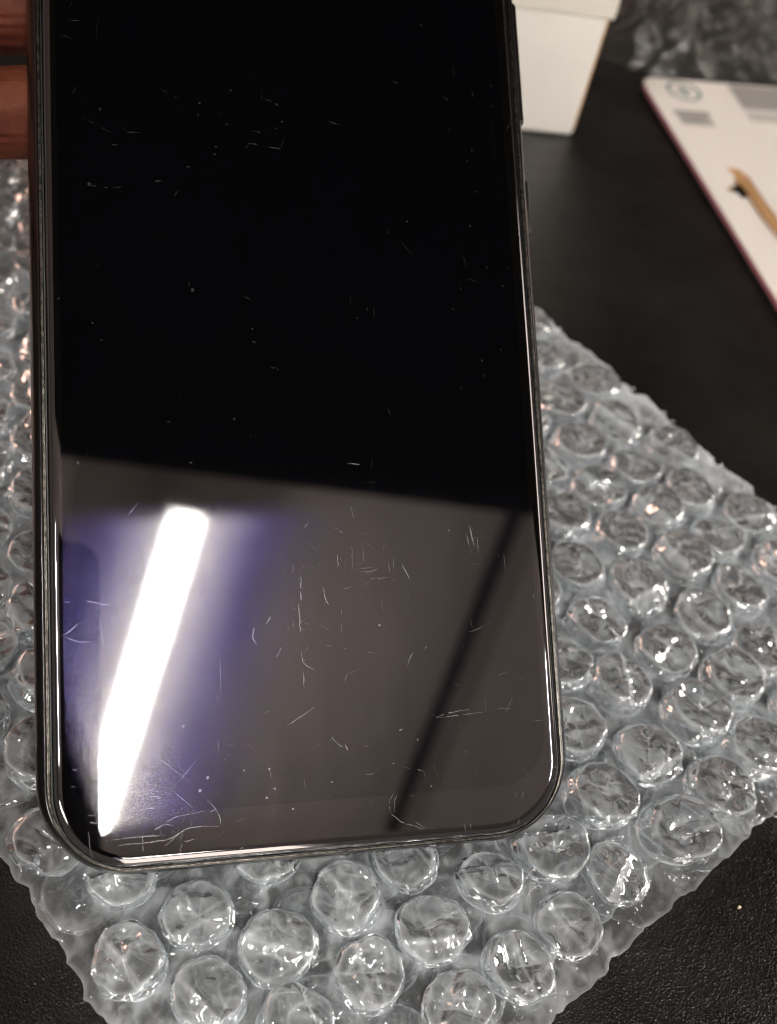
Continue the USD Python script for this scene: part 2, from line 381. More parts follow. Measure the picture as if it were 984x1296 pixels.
# scratches on the glass, each a hair-thin raised ribbon: (polyline in picture places, width in mm)
SCR = [
    # strong ones around the lower left corner
    ([(140, 1064), (170, 1060), (210, 1057)], .22), ([(150, 1070), (185, 1067), (216, 1062), (238, 1048), (262, 1046), (278, 1046)], .22),
    ([(190, 1055), (205, 1045), (222, 1034), (258, 1027)], .2), ([(196, 1050), (210, 1043), (220, 1046)], .2), ([(278, 1047), (280, 1038), (272, 1022), (262, 1012)], .14),
    ([(180, 1052), (181, 1066), (181, 1078)], .14), ([(144, 1087), (160, 1089), (168, 1087)], .22), ([(183, 1085), (196, 1083), (200, 1086)], .2),
    ([(208, 1072), (220, 1062), (228, 1054)], .16), ([(234, 1066), (246, 1062)], .3), ([(112, 1053), (114, 1078), (118, 1086)], .12),
    ([(188, 952), (215, 970), (240, 990)], .1), ([(258, 950), (236, 978), (216, 1000)], .1), ([(222, 1004), (246, 1024)], .16), ([(246, 1008), (220, 1034)], .16),
    ([(161, 1003), (190, 1002)], .1), ([(266, 1028), (274, 1024)], .25), ([(300, 1082), (310, 1079)], .2), ([(304, 1075), (308, 1072)], .25), ([(224, 1082), (230, 1078), (228, 1074)], .14),
    ([(116, 1017), (128, 1020)], .18), ([(112, 1032), (120, 1033)], .18), ([(114, 1042), (120, 1042)], .25), ([(92, 974), (98, 975)], .2), ([(90, 996), (96, 996)], .16),
    ([(192, 1008), (205, 1010)], .25), ([(186, 1023), (195, 1024)], .2),
    # by the blue mirror image
    ([(81, 762), (95, 762), (110, 761), (128, 764)], .3), ([(76, 806), (88, 800), (98, 790)], .3), ([(82, 806), (95, 812), (112, 812)], .2), ([(122, 768), (128, 790), (131, 830)], .2), ([(126, 766), (141, 764)], .25),
    ([(134, 802), (142, 802)], .2), ([(150, 744), (164, 746), (180, 749)], .14), ([(138, 829), (160, 829)], .1), ([(100, 876), (142, 876)], .1), ([(162, 653), (168, 645), (175, 635)], .3),
    ([(230, 820), (236, 850), (234, 900)], .12), ([(218, 824), (250, 822)], .14), ([(200, 890), (225, 888), (236, 880)], .14), ([(232, 918), (233, 921)], .8), ([(278, 828), (280, 880)], .12), ([(274, 876), (276, 888)], .3),
    ([(322, 795), (319, 806), (325, 815)], .45), ([(276, 938), (276, 950)], .16), ([(262, 984), (264, 985)], .5), ([(252, 1001), (254, 1001)], .5), ([(308, 976), (310, 975)], .35), ([(340, 974), (342, 973)], .4), ([(337, 1010), (339, 1010)], .45), ([(347, 999), (349, 998)], .35), ([(370, 1024), (372, 1024)], .35),
    # centre
    ([(381, 730), (381, 745)], .3), ([(381, 748), (381, 760)], .35), ([(378, 764), (379, 780)], .16), ([(371, 715), (371, 725)], .14), ([(379, 775), (380, 800)], .24), ([(381, 825), (384, 840), (398, 848)], .16), ([(384, 850), (385, 870)], .18),
    ([(409, 744), (412, 758), (416, 766)], .26), ([(427, 702), (428, 718)], .2), ([(444, 640), (448, 655)], .12), ([(456, 724), (470, 724), (478, 720)], .16), ([(468, 732), (490, 731)], .12), ([(497, 705), (499, 720)], .16), ([(492, 712), (494, 724)], .16),
    ([(509, 714), (513, 722), (518, 732)], .34), ([(413, 817), (445, 822), (474, 827)], .12), ([(516, 842), (520, 830), (523, 827)], .26), ([(540, 818), (538, 822)], .2), ([(480, 791), (481, 792)], .45), ([(364, 918), (382, 907), (398, 895)], .22), ([(350, 832), (356, 820)], .3),
    ([(337, 790), (343, 780)], .3), ([(414, 925), (424, 938), (438, 950)], .2), ([(437, 942), (440, 950)], .3), ([(386, 668), (391, 660)], .2), ([(430, 672), (434, 674)], .25), ([(434, 746), (450, 741)], .1), ([(440, 853), (436, 862)], .14), ([(432, 770), (432, 810)], .08), ([(446, 690), (446, 720)], .08), ([(460, 690), (460, 712)], .08),
    # around the dark slanting line
    ([(588, 802), (604, 797), (621, 786)], .16), ([(596, 784), (598, 796)], .12), ([(552, 908), (570, 902), (594, 898)], .24), ([(552, 909), (585, 905), (614, 901)], .14), ([(630, 897), (646, 897)], .12), ([(650, 880), (640, 902)], .1), ([(505, 925), (510, 923)], .32), ([(528, 937), (530, 936)], .32), ([(497, 966), (500, 966)], .3),
    ([(498, 1004), (493, 1015), (495, 1030), (510, 1042), (526, 1046), (536, 1050)], .2), ([(503, 1005), (499, 1016), (500, 1028)], .14), ([(512, 972), (530, 974), (538, 977), (538, 985)], .12), ([(525, 1040), (540, 1050)], .14), ([(545, 995), (547, 995)], .3), ([(568, 671), (569, 672)], .3),
    ([(595, 668), (600, 690)], .5), ([(590, 676), (594, 690)], .3), ([(604, 680), (606, 700)], .2), ([(638, 700), (640, 725)], .1), ([(675, 752), (677, 758)], .2), ([(655, 1003), (652, 1010)], .2), ([(663, 1002), (660, 1012)], .18), ([(658, 1032), (656, 1044)], .18), ([(652, 1036), (650, 1042)], .12), ([(682, 1030), (678, 1040)], .12), ([(587, 1042), (590, 1052)], .16), ([(595, 1042), (597, 1050)], .14), ([(700, 972), (708, 970)], .14), ([(698, 990), (706, 985)], .14), ([(666, 990), (670, 986)], .16), ([(630, 856), (644, 850)], .08), ([(462, 980), (474, 980)], .12), ([(385, 985), (387, 1000)], .12), ([(420, 990), (421, 990)], .3),
    # chips along the boundary of the mirror image
    ([(440, 586), (456, 588)], .2), ([(98, 584), (100, 588)], .3), ([(240, 585), (243, 586)], .2),
]
FAINT = [
    ([(88, 26), (104, 25)], .22), ([(78, 44), (88, 47)], .2), ([(112, 152), (125, 159), (140, 168)], .22), ([(160, 167), (167, 167), (178, 167)], .24), ([(142, 183), (150, 183)], .35), ([(126, 138), (127, 138)], .35),
    ([(112, 232), (114, 233)], .6), ([(114, 234), (122, 236)], .3), ([(131, 237), (137, 237)], .4), ([(143, 237), (154, 236)], .42), ([(196, 229), (204, 229)], .5), ([(236, 211), (241, 211)], .4), ([(272, 185), (275, 186)], .4), ([(270, 195), (274, 195)], .4),
    ([(202, 112), (214, 118)], .16), ([(220, 122), (226, 124)], .25), ([(252, 130), (253, 130)], .3), ([(250, 145), (251, 145)], .3), ([(290, 113), (294, 115)], .35), ([(286, 155), (288, 158)], .35), ([(277, 142), (280, 148)], .2),
    ([(314, 181), (326, 183)], .35), ([(320, 166), (330, 167)], .25), ([(340, 186), (356, 188)], .32), ([(356, 186), (360, 174)], .14), ([(336, 125), (345, 129)], .2), ([(350, 132), (351, 132)], .4), ([(356, 154), (358, 153)], .35), ([(348, 164), (352, 160)], .2),
    ([(414, 153), (430, 158)], .3), ([(243, 367), (244, 367)], .75), ([(72, 379), (76, 376)], .3), ([(116, 409), (118, 408)], .35), ([(128, 430), (129, 431)], .3), ([(309, 375), (317, 379)], .22), ([(319, 416), (320, 416)], .35), ([(319, 432), (324, 433)], .4), ([(343, 464), (345, 466), (349, 465)], .4), ([(351, 467), (352, 468)], .3),
    ([(210, 533), (217, 534)], .3), ([(296, 530), (297, 530)], .4), ([(317, 552), (318, 552)], .3), ([(123, 337), (125, 336)], .25), ([(560, 122), (568, 126)], .2), ([(569, 163), (569, 165)], .25), ([(591, 203), (592, 204)], .25), ([(594, 284), (597, 287)], .4), ([(601, 242), (602, 243)], .3), ([(624, 193), (628, 196)], .25), ([(592, 352), (604, 357)], .15),
    ([(515, 280), (516, 280)], .3), ([(583, 364), (584, 365)], .32), ([(616, 338), (617, 338)], .28), ([(636, 362), (637, 362)], .28), ([(643, 339), (644, 340)], .28), ([(609, 454), (612, 458)], .34), ([(634, 442), (635, 443)], .3), ([(640, 165), (644, 160), (646, 154)], .14), ([(620, 107), (624, 110)], .2), ([(622, 133), (626, 136)], .2),
    ([(620, 134), (640, 300)], .03), ([(452, 402), (453, 403)], .3), ([(573, 391), (574, 391)], .3), ([(530, 28), (534, 33)], .2), ([(497, 102), (504, 106)], .18), ([(545, 16), (548, 18)], .2),
]


def ribbons(items, seed):
    r = np.random.default_rng(seed)
    V, F = [], []
    for pts, wd in items:
        p = np.array([ray_to_phone(*q) for q in pts])
        L = np.r_[0, np.cumsum(np.linalg.norm(np.diff(p, axis=0), axis=1))]
        if L[-1] < 0.3:
            k = np.arange(7) * 2 * np.pi / 7
            c = p.mean(0)
            vv = np.vstack([[c], c + np.c_[np.cos(k), np.sin(k)] * wd * 0.5 * r.uniform(0.6, 1.1, (7, 1))])
            ff = np.array([(0, 1 + i, 1 + (i + 1) % 7) for i in range(7)])
        else:
            n = max(4, int(L[-1] / 0.35))
            s = np.linspace(0, L[-1], n)
            c = np.c_[np.interp(s, L, p[:, 0]), np.interp(s, L, p[:, 1])]
            if len(p) > 2:
                c[1:-1] = 0.25 * c[:-2] + 0.5 * c[1:-1] + 0.25 * c[2:]
            t = np.gradient(c, axis=0)
            t /= np.linalg.norm(t, axis=1, keepdims=True)
            nn = np.c_[-t[:, 1], t[:, 0]]
            w = 0.24 * wd * (0.15 + np.sin(np.pi * np.linspace(0.04, 0.96, n)) ** 0.6) * r.uniform(0.25, 1.25, n)
            c = c + nn * r.normal(0, 0.03, (n, 1))
            vv = np.vstack([c + nn * w[:, None], c - nn * w[:, None]])
            ff = np.array([x for i in range(n - 1) for x in ((i, n + i, n + i + 1), (i, n + i + 1, i + 1))])
            if n > 9 and r.random() < 0.75:          # broken into dashes
                keep = np.repeat(noise2(np.arange(n - 1) * 0.35, np.arange(n - 1) * 0 + len(V), 1.0, seed, 2) > 0.42, 2)
                ff = ff[keep] if keep.sum() > 4 else ff
        F.append(ff + sum(len(x) for x in V))
        V.append(vv)
    V, F = np.vstack(V), np.vstack(F)
    return local(np.c_[V, np.full(len(V), 0.012)]), F


hair = []
hr = np.random.default_rng(31)
for k in range(80):                                # fine dust and hairlines all over the glass
    u, v_ = hr.uniform(-33, 35), hr.uniform(2, 130)
    hair.append((u, v_))
sc = np.random.default_rng(12)
SCUFF = []
for cx, cy, sx, sy, num in ((235, 1040, 45, 22, 46), (190, 820, 60, 70, 30), (385, 770, 14, 60, 34), (450, 720, 40, 40, 26), (600, 690, 12, 20, 18), (600, 900, 50, 60, 24), (400, 960, 160, 40, 40), (330, 780, 150, 90, 30)):
    for _ in range(num):
        x, y, a, l = cx + sc.normal(0, sx), cy + sc.normal(0, sy), sc.normal(1.3, 0.9), sc.exponential(5) + 1.5
        if 80 < x < 690 and 640 < y < 1085:
            SCUFF.append(([(x, y), (x + l * math.cos(a) * 0.5 + sc.normal(0, 0.8), y + l * math.sin(a) * 0.5), (x + l * math.cos(a), y + l * math.sin(a))], float(sc.uniform(0.05, 0.17))))
tag(obj("scuffs", ribbons(SCUFF, 8), "faint_scuff", phone), kind="stuff")
tag(obj("scratches", ribbons(SCR, 3), "scratch", phone), "white scratches on the lower glass", kind="stuff")
tag(obj("faint_scratches", ribbons(FAINT, 4), "faint_scratch", phone), "faint scratches on the dark upper glass", kind="stuff")
V, F = [], []
for (u, v_) in hair:
    a = hr.normal(1.45, 0.5)
    l, w = hr.exponential(0.5) + 0.06, hr.uniform(0.02, 0.05)
    d, q = np.array([math.cos(a), math.sin(a)]), np.array([-math.sin(a), math.cos(a)])
    c = np.array([u, v_])
    V += [c - d * l, c + q * w, c + d * l, c - q * w]
    n0 = len(V) - 4
    F += [(n0, n0 + 2, n0 + 1), (n0, n0 + 3, n0 + 2)]
tag(obj("dust", (local(np.c_[np.array(V), np.full(len(V), 0.010)]), np.array(F)), "faint_scratch", phone), kind="stuff")

# ------------------------------------------------------------------ bubble wrap
EX = np.array([-0.7804, 0.6253])
FX = np.array([0.6253, 0.7804])


def st_to_xy(s, t):
    return np.asarray(s)[..., None] * FX + np.asarray(t)[..., None] * EX


def phone_clear(x, y):
    """Height of the phone's underside over the desk, inf beside the phone."""
    x, y = np.asarray(x, float), np.asarray(y, float)
    z = PO[2] + (-8.3 - PW[0] * (x - PO[0]) - PW[1] * (y - PO[1])) / PW[2]
    d = np.stack([x - PO[0], y - PO[1], z - PO[2]], -1)
    u, v_ = d @ PU, d @ PV
    return np.where((np.abs(u) < 38.5) & (v_ > -2.5), z, np.inf)


def sheet_z(x, y):
    z = 2.1 + 1.6 * noise2(x, y, 38, 1, 2) + 1.5 * (noise2(x, y, 9, 2, 2) - 0.5) + 0.7 * (1 - np.abs(2 * noise2(x * 0.9 + y * 0.5, y * 0.9 - x * 0.5, 6, 15, 3) - 1)) ** 3
    return np.maximum(np.minimum(z, phone_clear(x, y) - 0.4), 0.25)


S0, S1, T0, T1 = 29.0, 187.5, 11.0, 232.0
wrap = thing("bubble_wrap", "clear plastic bubble wrap sheet spread on the black desk under the phone", "bubble wrap")
ns, nt = 190, 260
S, T = np.meshgrid(np.linspace(0, 1, ns), np.linspace(0, 1, nt), indexing="ij")
jag = lambda t, k, a: a * (noise2(t, t * 0 + k, 5.0, 5 + k, 3) - 0.5)
tt = T0 + (T1 - T0) * T
ss = S0 + (S1 - S0) * S
lo = S0 + jag(tt * 2, 1, 3.5) + jag(tt * 0.25, 6, 3.0)
hi = S1 + jag(tt * 2, 2, 4.5) + jag(tt * 0.25, 7, 3.0)
ss = lo + (hi - lo) * S
tlo = T0 + jag(ss * 2, 3, 2.6) + jag(ss * 0.2, 8, 2.5)
tt = tlo + (T1 + jag(ss, 4, 4.0) - tlo) * T
XY = st_to_xy(ss, tt)
Z = sheet_z(XY[..., 0], XY[..., 1])
edge = np.minimum.reduce([ss - lo, hi - ss, tt - tlo])
Z = Z + np.where(edge < 3, (3 - edge) * 0.9 * (noise2(XY[..., 0], XY[..., 1], 3.5, 9, 2) - 0.35), 0)
Z = np.maximum(Z, 0.15)
film_mesh = obj("backing_film", (np.c_[XY.reshape(-1, 2), Z.ravel()] * MM, grid_faces(ns, nt, wrap=False)[:, ::-1]), "sheet_film", wrap, smooth=True)

ridge = 1 - np.abs(2 * noise2(XY[..., 0], XY[..., 1], 5.5, 12, 4) - 1)
whiten_sheet = 0.30 * np.clip(0.9 - edge, 0, 1) + 0.10 * np.clip(4 - edge, 0, 4) / 4 * noise2(XY[..., 0], XY[..., 1], 4, 21, 3) + 0.75 * np.clip(6 - (hi - ss), 0, 6) / 6 * noise2(XY[..., 0], XY[..., 1], 2.5, 23, 3) + 0.9 * np.clip(ridge - 0.84, 0, 1) * 5 * noise2(XY[..., 0], XY[..., 1], 14, 13, 2)
streak = noise2(tt * 5.0, ss * 0.45, 3.0, 27, 3)      # stretch marks along the cut near edge
whiten_sheet = whiten_sheet + np.clip(9 - (tt - tlo), 0, 9) / 9 * 0.9 * np.clip(streak - 0.55, 0, 1) - 0.03 * np.clip(9 - (tt - tlo), 0, 9) / 9
whiten_sheet = np.clip(whiten_sheet, 0, 0.8)
UsdGeom.PrimvarsAPI(film_mesh).CreatePrimvar("whitening", Sdf.ValueTypeNames.FloatArray, "vertex").Set([float(x) for x in whiten_sheet.ravel()])
# torn, curled shreds along the far edge
fr = np.random.default_rng(77)
V, F = [], []
for k in range(230):
    t0 = fr.uniform(20, 150)
    s0 = S1 + fr.uniform(-3.5, 0.4)
    L, wd, a, up_ = fr.uniform(0.8, 2.6), fr.uniform(0.2, 0.8), fr.normal(0, 0.8), fr.uniform(0.1, 1.6)
    d2, n2 = np.array([math.cos(a), math.sin(a)]), np.array([-math.sin(a), math.cos(a)])
    base = len(V)
    for q in np.linspace(0, 1, 6):
        c = np.array([s0, t0]) + d2 * L * q + n2 * 0.3 * math.sin(3 * q + k)
        zz = 1.6 + 0.6 * fr.random() * 0 + up_ * math.sin(q * 2.2 + 0.2) + 1.2 * noise2(np.array(t0), np.array(1.0), 9, 3, 2)
        w = wd * (1 - 0.8 * q) * 0.5
        for sg in (-1, 1):
            p2 = c + n2 * w * sg
            V.append((*(p2[0] * FX + p2[1] * EX), float(zz) + 0.15 * sg))
    for i in range(5):
        o = base + 2 * i
        F += [(o, o + 1, o + 3), (o, o + 3, o + 2)]
fm = obj("torn_fringe", (np.array(V) * MM, np.array(F)), "sheet_film", wrap, smooth=True)
UsdGeom.PrimvarsAPI(fm).CreatePrimvar("whitening", Sdf.ValueTypeNames.FloatArray, "vertex").Set([0.4] * len(V))
tag(fm, "white torn fringe of the far edge", kind="stuff")
LA, LB, L0 = np.array([4.834, -11.952]), np.array([12.201, -2.2326]), np.array([33.742, 182.475])
SEEN = {(0, 0): (733, 556), (1, 0): (757, 612), (2, 0): (787, 671), (3, 0): (813, 737), (4, 0): (849, 816), (5, 0): (884, 898.5), (6, 0): (915, 989), (0, 1): (805, 584), (1, 1): (834.5, 640), (2, 1): (867, 699),
        (3, 1): (897, 773), (4, 1): (928, 854), (5, 1): (959.6, 939.7), (0, 2): (876, 620), (1, 2): (912, 673), (2, 2): (940, 740.6), (3, 2): (964.6, 816), (2, -1): (714, 650), (3, -1): (734, 712.6), (4, -1): (760, 780),
        (5, -1): (790, 862), (6, -1): (824.6, 948), (7, -1): (857.6, 1043), (5, -2): (719, 834), (6, -2): (732, 916), (7, -2): (760, 1005), (8, -2): (788, 1096), (8, -3): (700, 1070), (9, -3): (721, 1165), (9, -4): (623, 1109),
        (10, -4): (662, 1216), (9, -5): (517, 1084), (10, -5): (551, 1169), (11, -5): (585, 1267), (10, -6): (442, 1131), (11, -6): (470, 1225), (11, -7): (350, 1192), (12, -7): (374, 1290), (11, -8): (252, 1151)}


def desk_point(px, py, z):
    d = R @ np.array([px - 492.0, py - 648.0, 1500.0])
    return (CAM * 1000 + d * ((z - CAM[2] * 1000) / d[2]))[:2]


NA = 60


def bubble(c, h, r0, seed, zb, sq, NA=60, slack=0.6):
    r = np.random.default_rng(seed)
    prof = []                                        # (radius fraction, height fraction)
    for k in range(9):
        q = k / 8
        prof.append((1.0 - 0.05 * q, 0.70 * q))
    for k in range(1, 7):
        a = k / 6 * math.pi / 2
        prof.append((0.95 - 0.13 * (1 - math.cos(a)), 0.70 + 0.28 * math.sin(a)))
    for k in range(1, 15):
        q = k / 14
        prof.append((0.82 * (1 - q), 0.98 + 0.05 * (1 - (1 - q) ** 2)))
    prof[-1] = (0.004, prof[-1][1])
    th = np.linspace(0, 2 * np.pi, NA, endpoint=False)
    pr = np.array(prof)
    lob = 1 + 0.025 * np.sin(2 * th + r.uniform(0, 6)) + 0.02 * np.sin(3 * th + r.uniform(0, 6)) + 0.012 * np.sin(7 * th + r.uniform(0, 6))
    X = r0 * pr[:, :1] * np.cos(th) * lob
    Y = r0 * pr[:, :1] * np.sin(th) * lob
    top = np.clip((pr[:, 1:] - 0.5) / 0.48, 0, 1)
    Zz = h * pr[:, 1:] * np.ones(NA)
    dent = 0
    white = 0.55 * noise2(np.cos(th)[None] * 2.2 + 0 * X, np.sin(th)[None] * 2.2 + 0 * X, 0.8, seed % 67, 2) * np.exp(-((pr[:, 1:] - 0.92) / 0.08) ** 2) * np.exp(-((pr[:, :1] - 0.88) / 0.07) ** 2) + 0.42 * np.exp(-(pr[:, 1:] / 0.07) ** 2) + 0 * X
    for _ in range(r.integers(2, 6)):                # creases across the slack top
        a, off, amp, wd = r.uniform(0, math.pi), r.normal(0, 0.38) * r0, r.uniform(0.2, 0.75), r.uniform(0.3, 0.9)
        dd = X * math.cos(a) + Y * math.sin(a) - off + 0.5 * np.sin((X * -math.sin(a) + Y * math.cos(a)) / 1.7 + r.uniform(0, 6))
        along = X * -math.sin(a) + Y * math.cos(a) - r.normal(0, 1.5)
        fall = np.exp(-(along / r.uniform(2, 5)) ** 2)
        dent = dent + amp * np.exp(-np.abs(dd) / wd) * fall
        white = white + 0.22 * np.exp(-(dd / 0.16) ** 2) * fall * (top > 0.5)
    white = white + 0.22 * np.clip(noise2(X, Y, 1.3, seed % 77, 3) - 0.50, 0, 1) * 4 * top
    dent = dent + 0.9 * (noise2(X, Y, 2.6, seed % 91, 2) - 0.5) + r.uniform(0, 0.9) * np.exp(-((X - r.normal(0, 1.5)) ** 2 + (Y - r.normal(0, 1.5)) ** 2) / 5)
    Zz = Zz - top * dent * min(1.0, h / 4)
    if r.random() < slack:                             # half collapsed: one side has gone slack
        a, off = r.uniform(0, 2 * math.pi), r.uniform(-0.1, 0.5) * r0
        dd = X * math.cos(a) + Y * math.sin(a) - off
        fold = np.clip(dd / 1.6, 0, 1)
        Zz = Zz * (1 - fold * r.uniform(0.25, 0.6) * (0.7 + 0.6 * noise2(X, Y, 1.8, seed % 31, 2)))
        white = white + 0.25 * np.exp(-((dd - 0.4) / 0.3) ** 2) * (top > 0.3)
    for _ in range(r.integers(7, 14)):                # fine milky streaks
        a, off = r.uniform(0, math.pi), r.normal(0, 0.45) * r0
        dd = X * math.cos(a) + Y * math.sin(a) - off + 0.4 * np.sin((Y * math.cos(a) - X * math.sin(a)) / 1.1 + r.uniform(0, 6))
        white = white + r.uniform(0.10, 0.34) * np.exp(-(dd / r.uniform(0.09, 0.26)) ** 2) * np.exp(-((Y * math.cos(a) - X * math.sin(a) - r.normal(0, 2)) / r.uniform(1, 3)) ** 2)
    white = white + 0.07 * top * noise2(X, Y, 3.0, seed % 41, 2)
    wr = 0.18 * (noise2(th[None] * 6 + 0 * X, pr[:, 1:] * 9 + 0 * X, 1.6, seed % 53, 2) - 0.5) * np.sin(np.clip(pr[:, 1:], 0, 1) * np.pi) * 2
    X, Y = X * (1 + wr), Y * (1 + wr)
    k = Zz / max(h, 1e-6)
    X = X + r.normal(0, 0.65) * k
    Y = Y + r.normal(0, 0.65) * k
    px, py = c[0] + X, c[1] + Y
    s_, t_ = px * FX[0] + py * FX[1], px * EX[0] + py * EX[1]
    s2, t2 = np.clip(s_, S0 - 0.3, S1 + 0.3), np.maximum(t_, T0 - 0.3)          # cut off at the sheet's edge
    white = white + 0.25 * np.clip(np.abs(s_ - s2) + np.abs(t_ - t2), 0, 1)
    s2, t2 = s2 + 0.12 * (s_ - s2), t2 + 0.12 * (t_ - t2)
    px, py = s2 * FX[0] + t2 * EX[0], s2 * FX[1] + t2 * EX[1]
    z = zb(px, py) + 0.12 + np.maximum(Zz, 0)
    cl = phone_clear(px, py) - 0.2
    z = np.maximum(np.minimum(z, cl), 0.3)
    V = np.stack([px, py, z], -1).reshape(-1, 3)
    return (V * MM, grid_faces(len(pr), NA)[:, ::-1]), np.clip(white * (0.6 + 0.8 * noise2(X + c[0], Y + c[1], 2.5, 4, 2)), 0, 0.6).ravel()


def whiten(m, w):
    UsdGeom.PrimvarsAPI(m).CreatePrimvar("whitening", Sdf.ValueTypeNames.FloatArray, "vertex").Set([float(x) for x in w])


# the sheet lies double: its lower leaf, with flatter bubbles, shows through the upper one
def lower_z(x, y):
    return 0.3 + 0.35 * noise2(x, y, 20, 31, 2)


LV, LF, LW = [], [], []
for i in range(-12, 30):
    for j in range(-24, 12):
        c = L0 + (i + 0.42) * LA + (j + 0.37) * LB + np.random.default_rng(9000 + 57 * i + j).normal(0, 0.5, 2)
        s, t = c @ FX, c @ EX
        if min(s - S0, S1 - s, t - T0) < 0.5 or t > T1 - 4:
            continue
        d = R.T @ (np.array([c[0], c[1], 3]) - CAM * 1000)
        px, py = 492 + 1500 * d[0] / d[2], 648 + 1500 * d[1] / d[2]
        if not (-80 < px < 1080 and -20 < py < 1400) or (75 < px < 640 and py < 1030):
            continue
        (bv, bf), bw = bubble(c, np.random.default_rng(i * 91 + j + 4000).uniform(1.0, 1.9), 5.4, 40000 + 91 * (i + 20) + (j + 40), lower_z, 9, 36)
        LF.append(bf + sum(len(v) for v in LV))
        LV.append(bv)
        LW.append(bw)
lm = obj("lower_bubbles", (np.vstack(LV), np.vstack(LF)), "bubble_film", wrap, smooth=True)
whiten(lm, np.concatenate(LW))
tag(lm, "flatter bubbles of the lower leaf", kind="stuff")
count = 0
for i in range(-12, 30):
    for j in range(-24, 12):
        c = L0 + i * LA + j * LB
        if (i, j) in SEEN:
            c = 0.8 * desk_point(*SEEN[(i, j)], 6.3) + 0.2 * c
        else:
            c = c + np.random.default_rng(1000 + 57 * i + j).normal(0, 0.35, 2)
        s, t = c @ FX, c @ EX
        m = min(s - S0, S1 - s, t - T0)
        if m < 0.2 or t > T1 - 4:
            continue
        r = np.random.default_rng(5000 + 71 * (i + 20) + (j + 30))
        h = r.uniform(2.5, 4.0) if m > 5 else r.uniform(1.2, 2.8)
        dz_ = (np.array([c[0], c[1], 3]) - CAM * 1000) @ R
        near = dz_[1] / dz_[2] > 0.29                # towards the viewer the sheet has been crushed
        if near:
            h *= 0.78
        if S1 - s < 11:
            h *= 0.65
        # hidden ones under the raised phone are left out
        d = R.T @ (np.array([c[0], c[1], 3]) - CAM * 1000)
        px, py = 492 + 1500 * d[0] / d[2], 648 + 1500 * d[1] / d[2]
        if not (-80 < px < 1080 and -20 < py < 1400) or (75 < px < 640 and 60 < py < 1030) or (75 < px < 560 and py < 1030):
            continue
        bm, bw = bubble(c, h, r.uniform(4.85, 5.35) if near else r.uniform(5.3, 5.8), int(r.integers(1 << 30)), sheet_z, m, slack=0.95 if near else 0.6)
        whiten(obj("bubble", bm, "bubble_film", wrap, smooth=True), bw)
        count += 1
print("bubbles", count)

# ------------------------------------------------------------------ white carton behind
BC = np.array([22.6, 313.45])
BD = np.array([14.9, 4.734]) / np.linalg.norm([14.9, 4.734])
BN = np.array([-BD[1], BD[0]])
carton = thing("white_box", "plain white cardboard box with a lid, standing on the desk behind the phone", "box")


def carton_part(lo, hi, bev):
    v, f = arr(world_box(lo, hi, bev))
    p = BC + v[:, :1] * BD + v[:, 1:2] * BN
    return np.c_[p, v[:, 2]] * MM, f


obj("box_base", carton_part((-78, 0.0, 0.1), (0, 78, 36), 1.1), "white_carton", carton, smooth=40)
obj("lid", carton_part((-79.0, -0.35, 34.2), (1.3, 79.2, 52), 0.5), "lid_carton", carton, smooth=40)
obj("corner_edge", carton_part((-0.55, 0.35, 1.5), (0.18, 1.6, 33.8), 0.15), "raw_board", carton)

# ------------------------------------------------------------------ white card sleeve on the right
CC = np.array([39.7, 354.2])                         # its near-left far corner on the desk
CX = np.array([41.0, 16.2]) / np.linalg.norm([41.0, 16.2])
CY = np.array([CX[1], -CX[0]])                      # towards the viewer
card = thing("cardboard_sleeve", "white cardboard backing card with rounded corner, printed marks and a cut slot", "card")


def card_xy(p):
    p = np.asarray(p, float)
    return CC + p[:, :1] * CX + p[:, 1:2] * CY


def to_card(x, y):
    d = np.array([x, y]) - CC
    return np.array([d @ CX, d @ CY])


TH = 3.2
outl = rrect(0, 0, 120, 175, 4.5)
slot_px = [(918, 210), (934, 212), (948, 222), (960, 240), (972, 258), (990, 280), (1010, 300), (1000, 312), (975, 300), (958, 280), (946, 258), (934, 244), (918, 240), (930, 232), (930, 222)]
slot = Polygon([to_card(*desk_point(*q, TH)) for q in slot_px]).buffer(0.8).buffer(-0.8)
board = outl.difference(slot)


def card_obj(name, poly, z0, z1, mt, smooth=False):
    g = trimesh.creation.extrude_polygon(poly, z1 - z0, engine="earcut")
    v, f = arr(g)
    f = f[:, ::-1]                                  # CX, CY, up is left handed
    return obj(name, (np.c_[card_xy(v[:, :2]), v[:, 2] + z0] * MM, f), mt, card, smooth)


def card_flat(name, poly, z, mt):
    v, f = flat(poly, z)
    return obj(name, (np.c_[card_xy(v[:, :2]), v[:, 2]] * MM, f[:, ::-1]), mt, card)


card_obj("shade_band", outl.difference(outl.buffer(-0.6)), 0.2, 1.59, "black_gasket", 30)  # near-black side standing in for the shadow along the card
card_obj("pink_edge", outl.difference(outl.buffer(-0.6)), 1.6, 2.9, "card_edge", 30)
card_obj("top_board", board, 2.91, TH, "card_white")
cut = slot.difference(shapely.affinity.translate(slot, -2.3, 2.5))
card_obj("slot_lip", max(getattr(cut, "geoms", [cut]), key=lambda g: g.area), 1.2, 2.4, "raw_board")
card_obj("slot_wall", slot.buffer(0.7).difference(slot), 0.8, 2.90, "raw_board")
card_obj("base_board", outl.buffer(-0.7).difference(Polygon([to_card(*desk_point(*q, 2)) for q in [(926, 228), (946, 226), (952, 244), (930, 248)]])), 0.3, 0.79, "card_white")
c0 = to_card(*desk_point(866, 115, TH))
rg = Point(c0).buffer(5.6, quad_segs=24)
card_flat("round_emblem", rg.difference(rg.buffer(-1.1)).union(sbox(c0[0] - 2.6, c0[1] - 0.6, c0[0] + 2.6, c0[1] + 0.6)).union(sbox(c0[0] - 0.6, c0[1] - 2.8, c0[0] + 0.6, c0[1] + 2.8)), TH + 0.03, "print_teal")
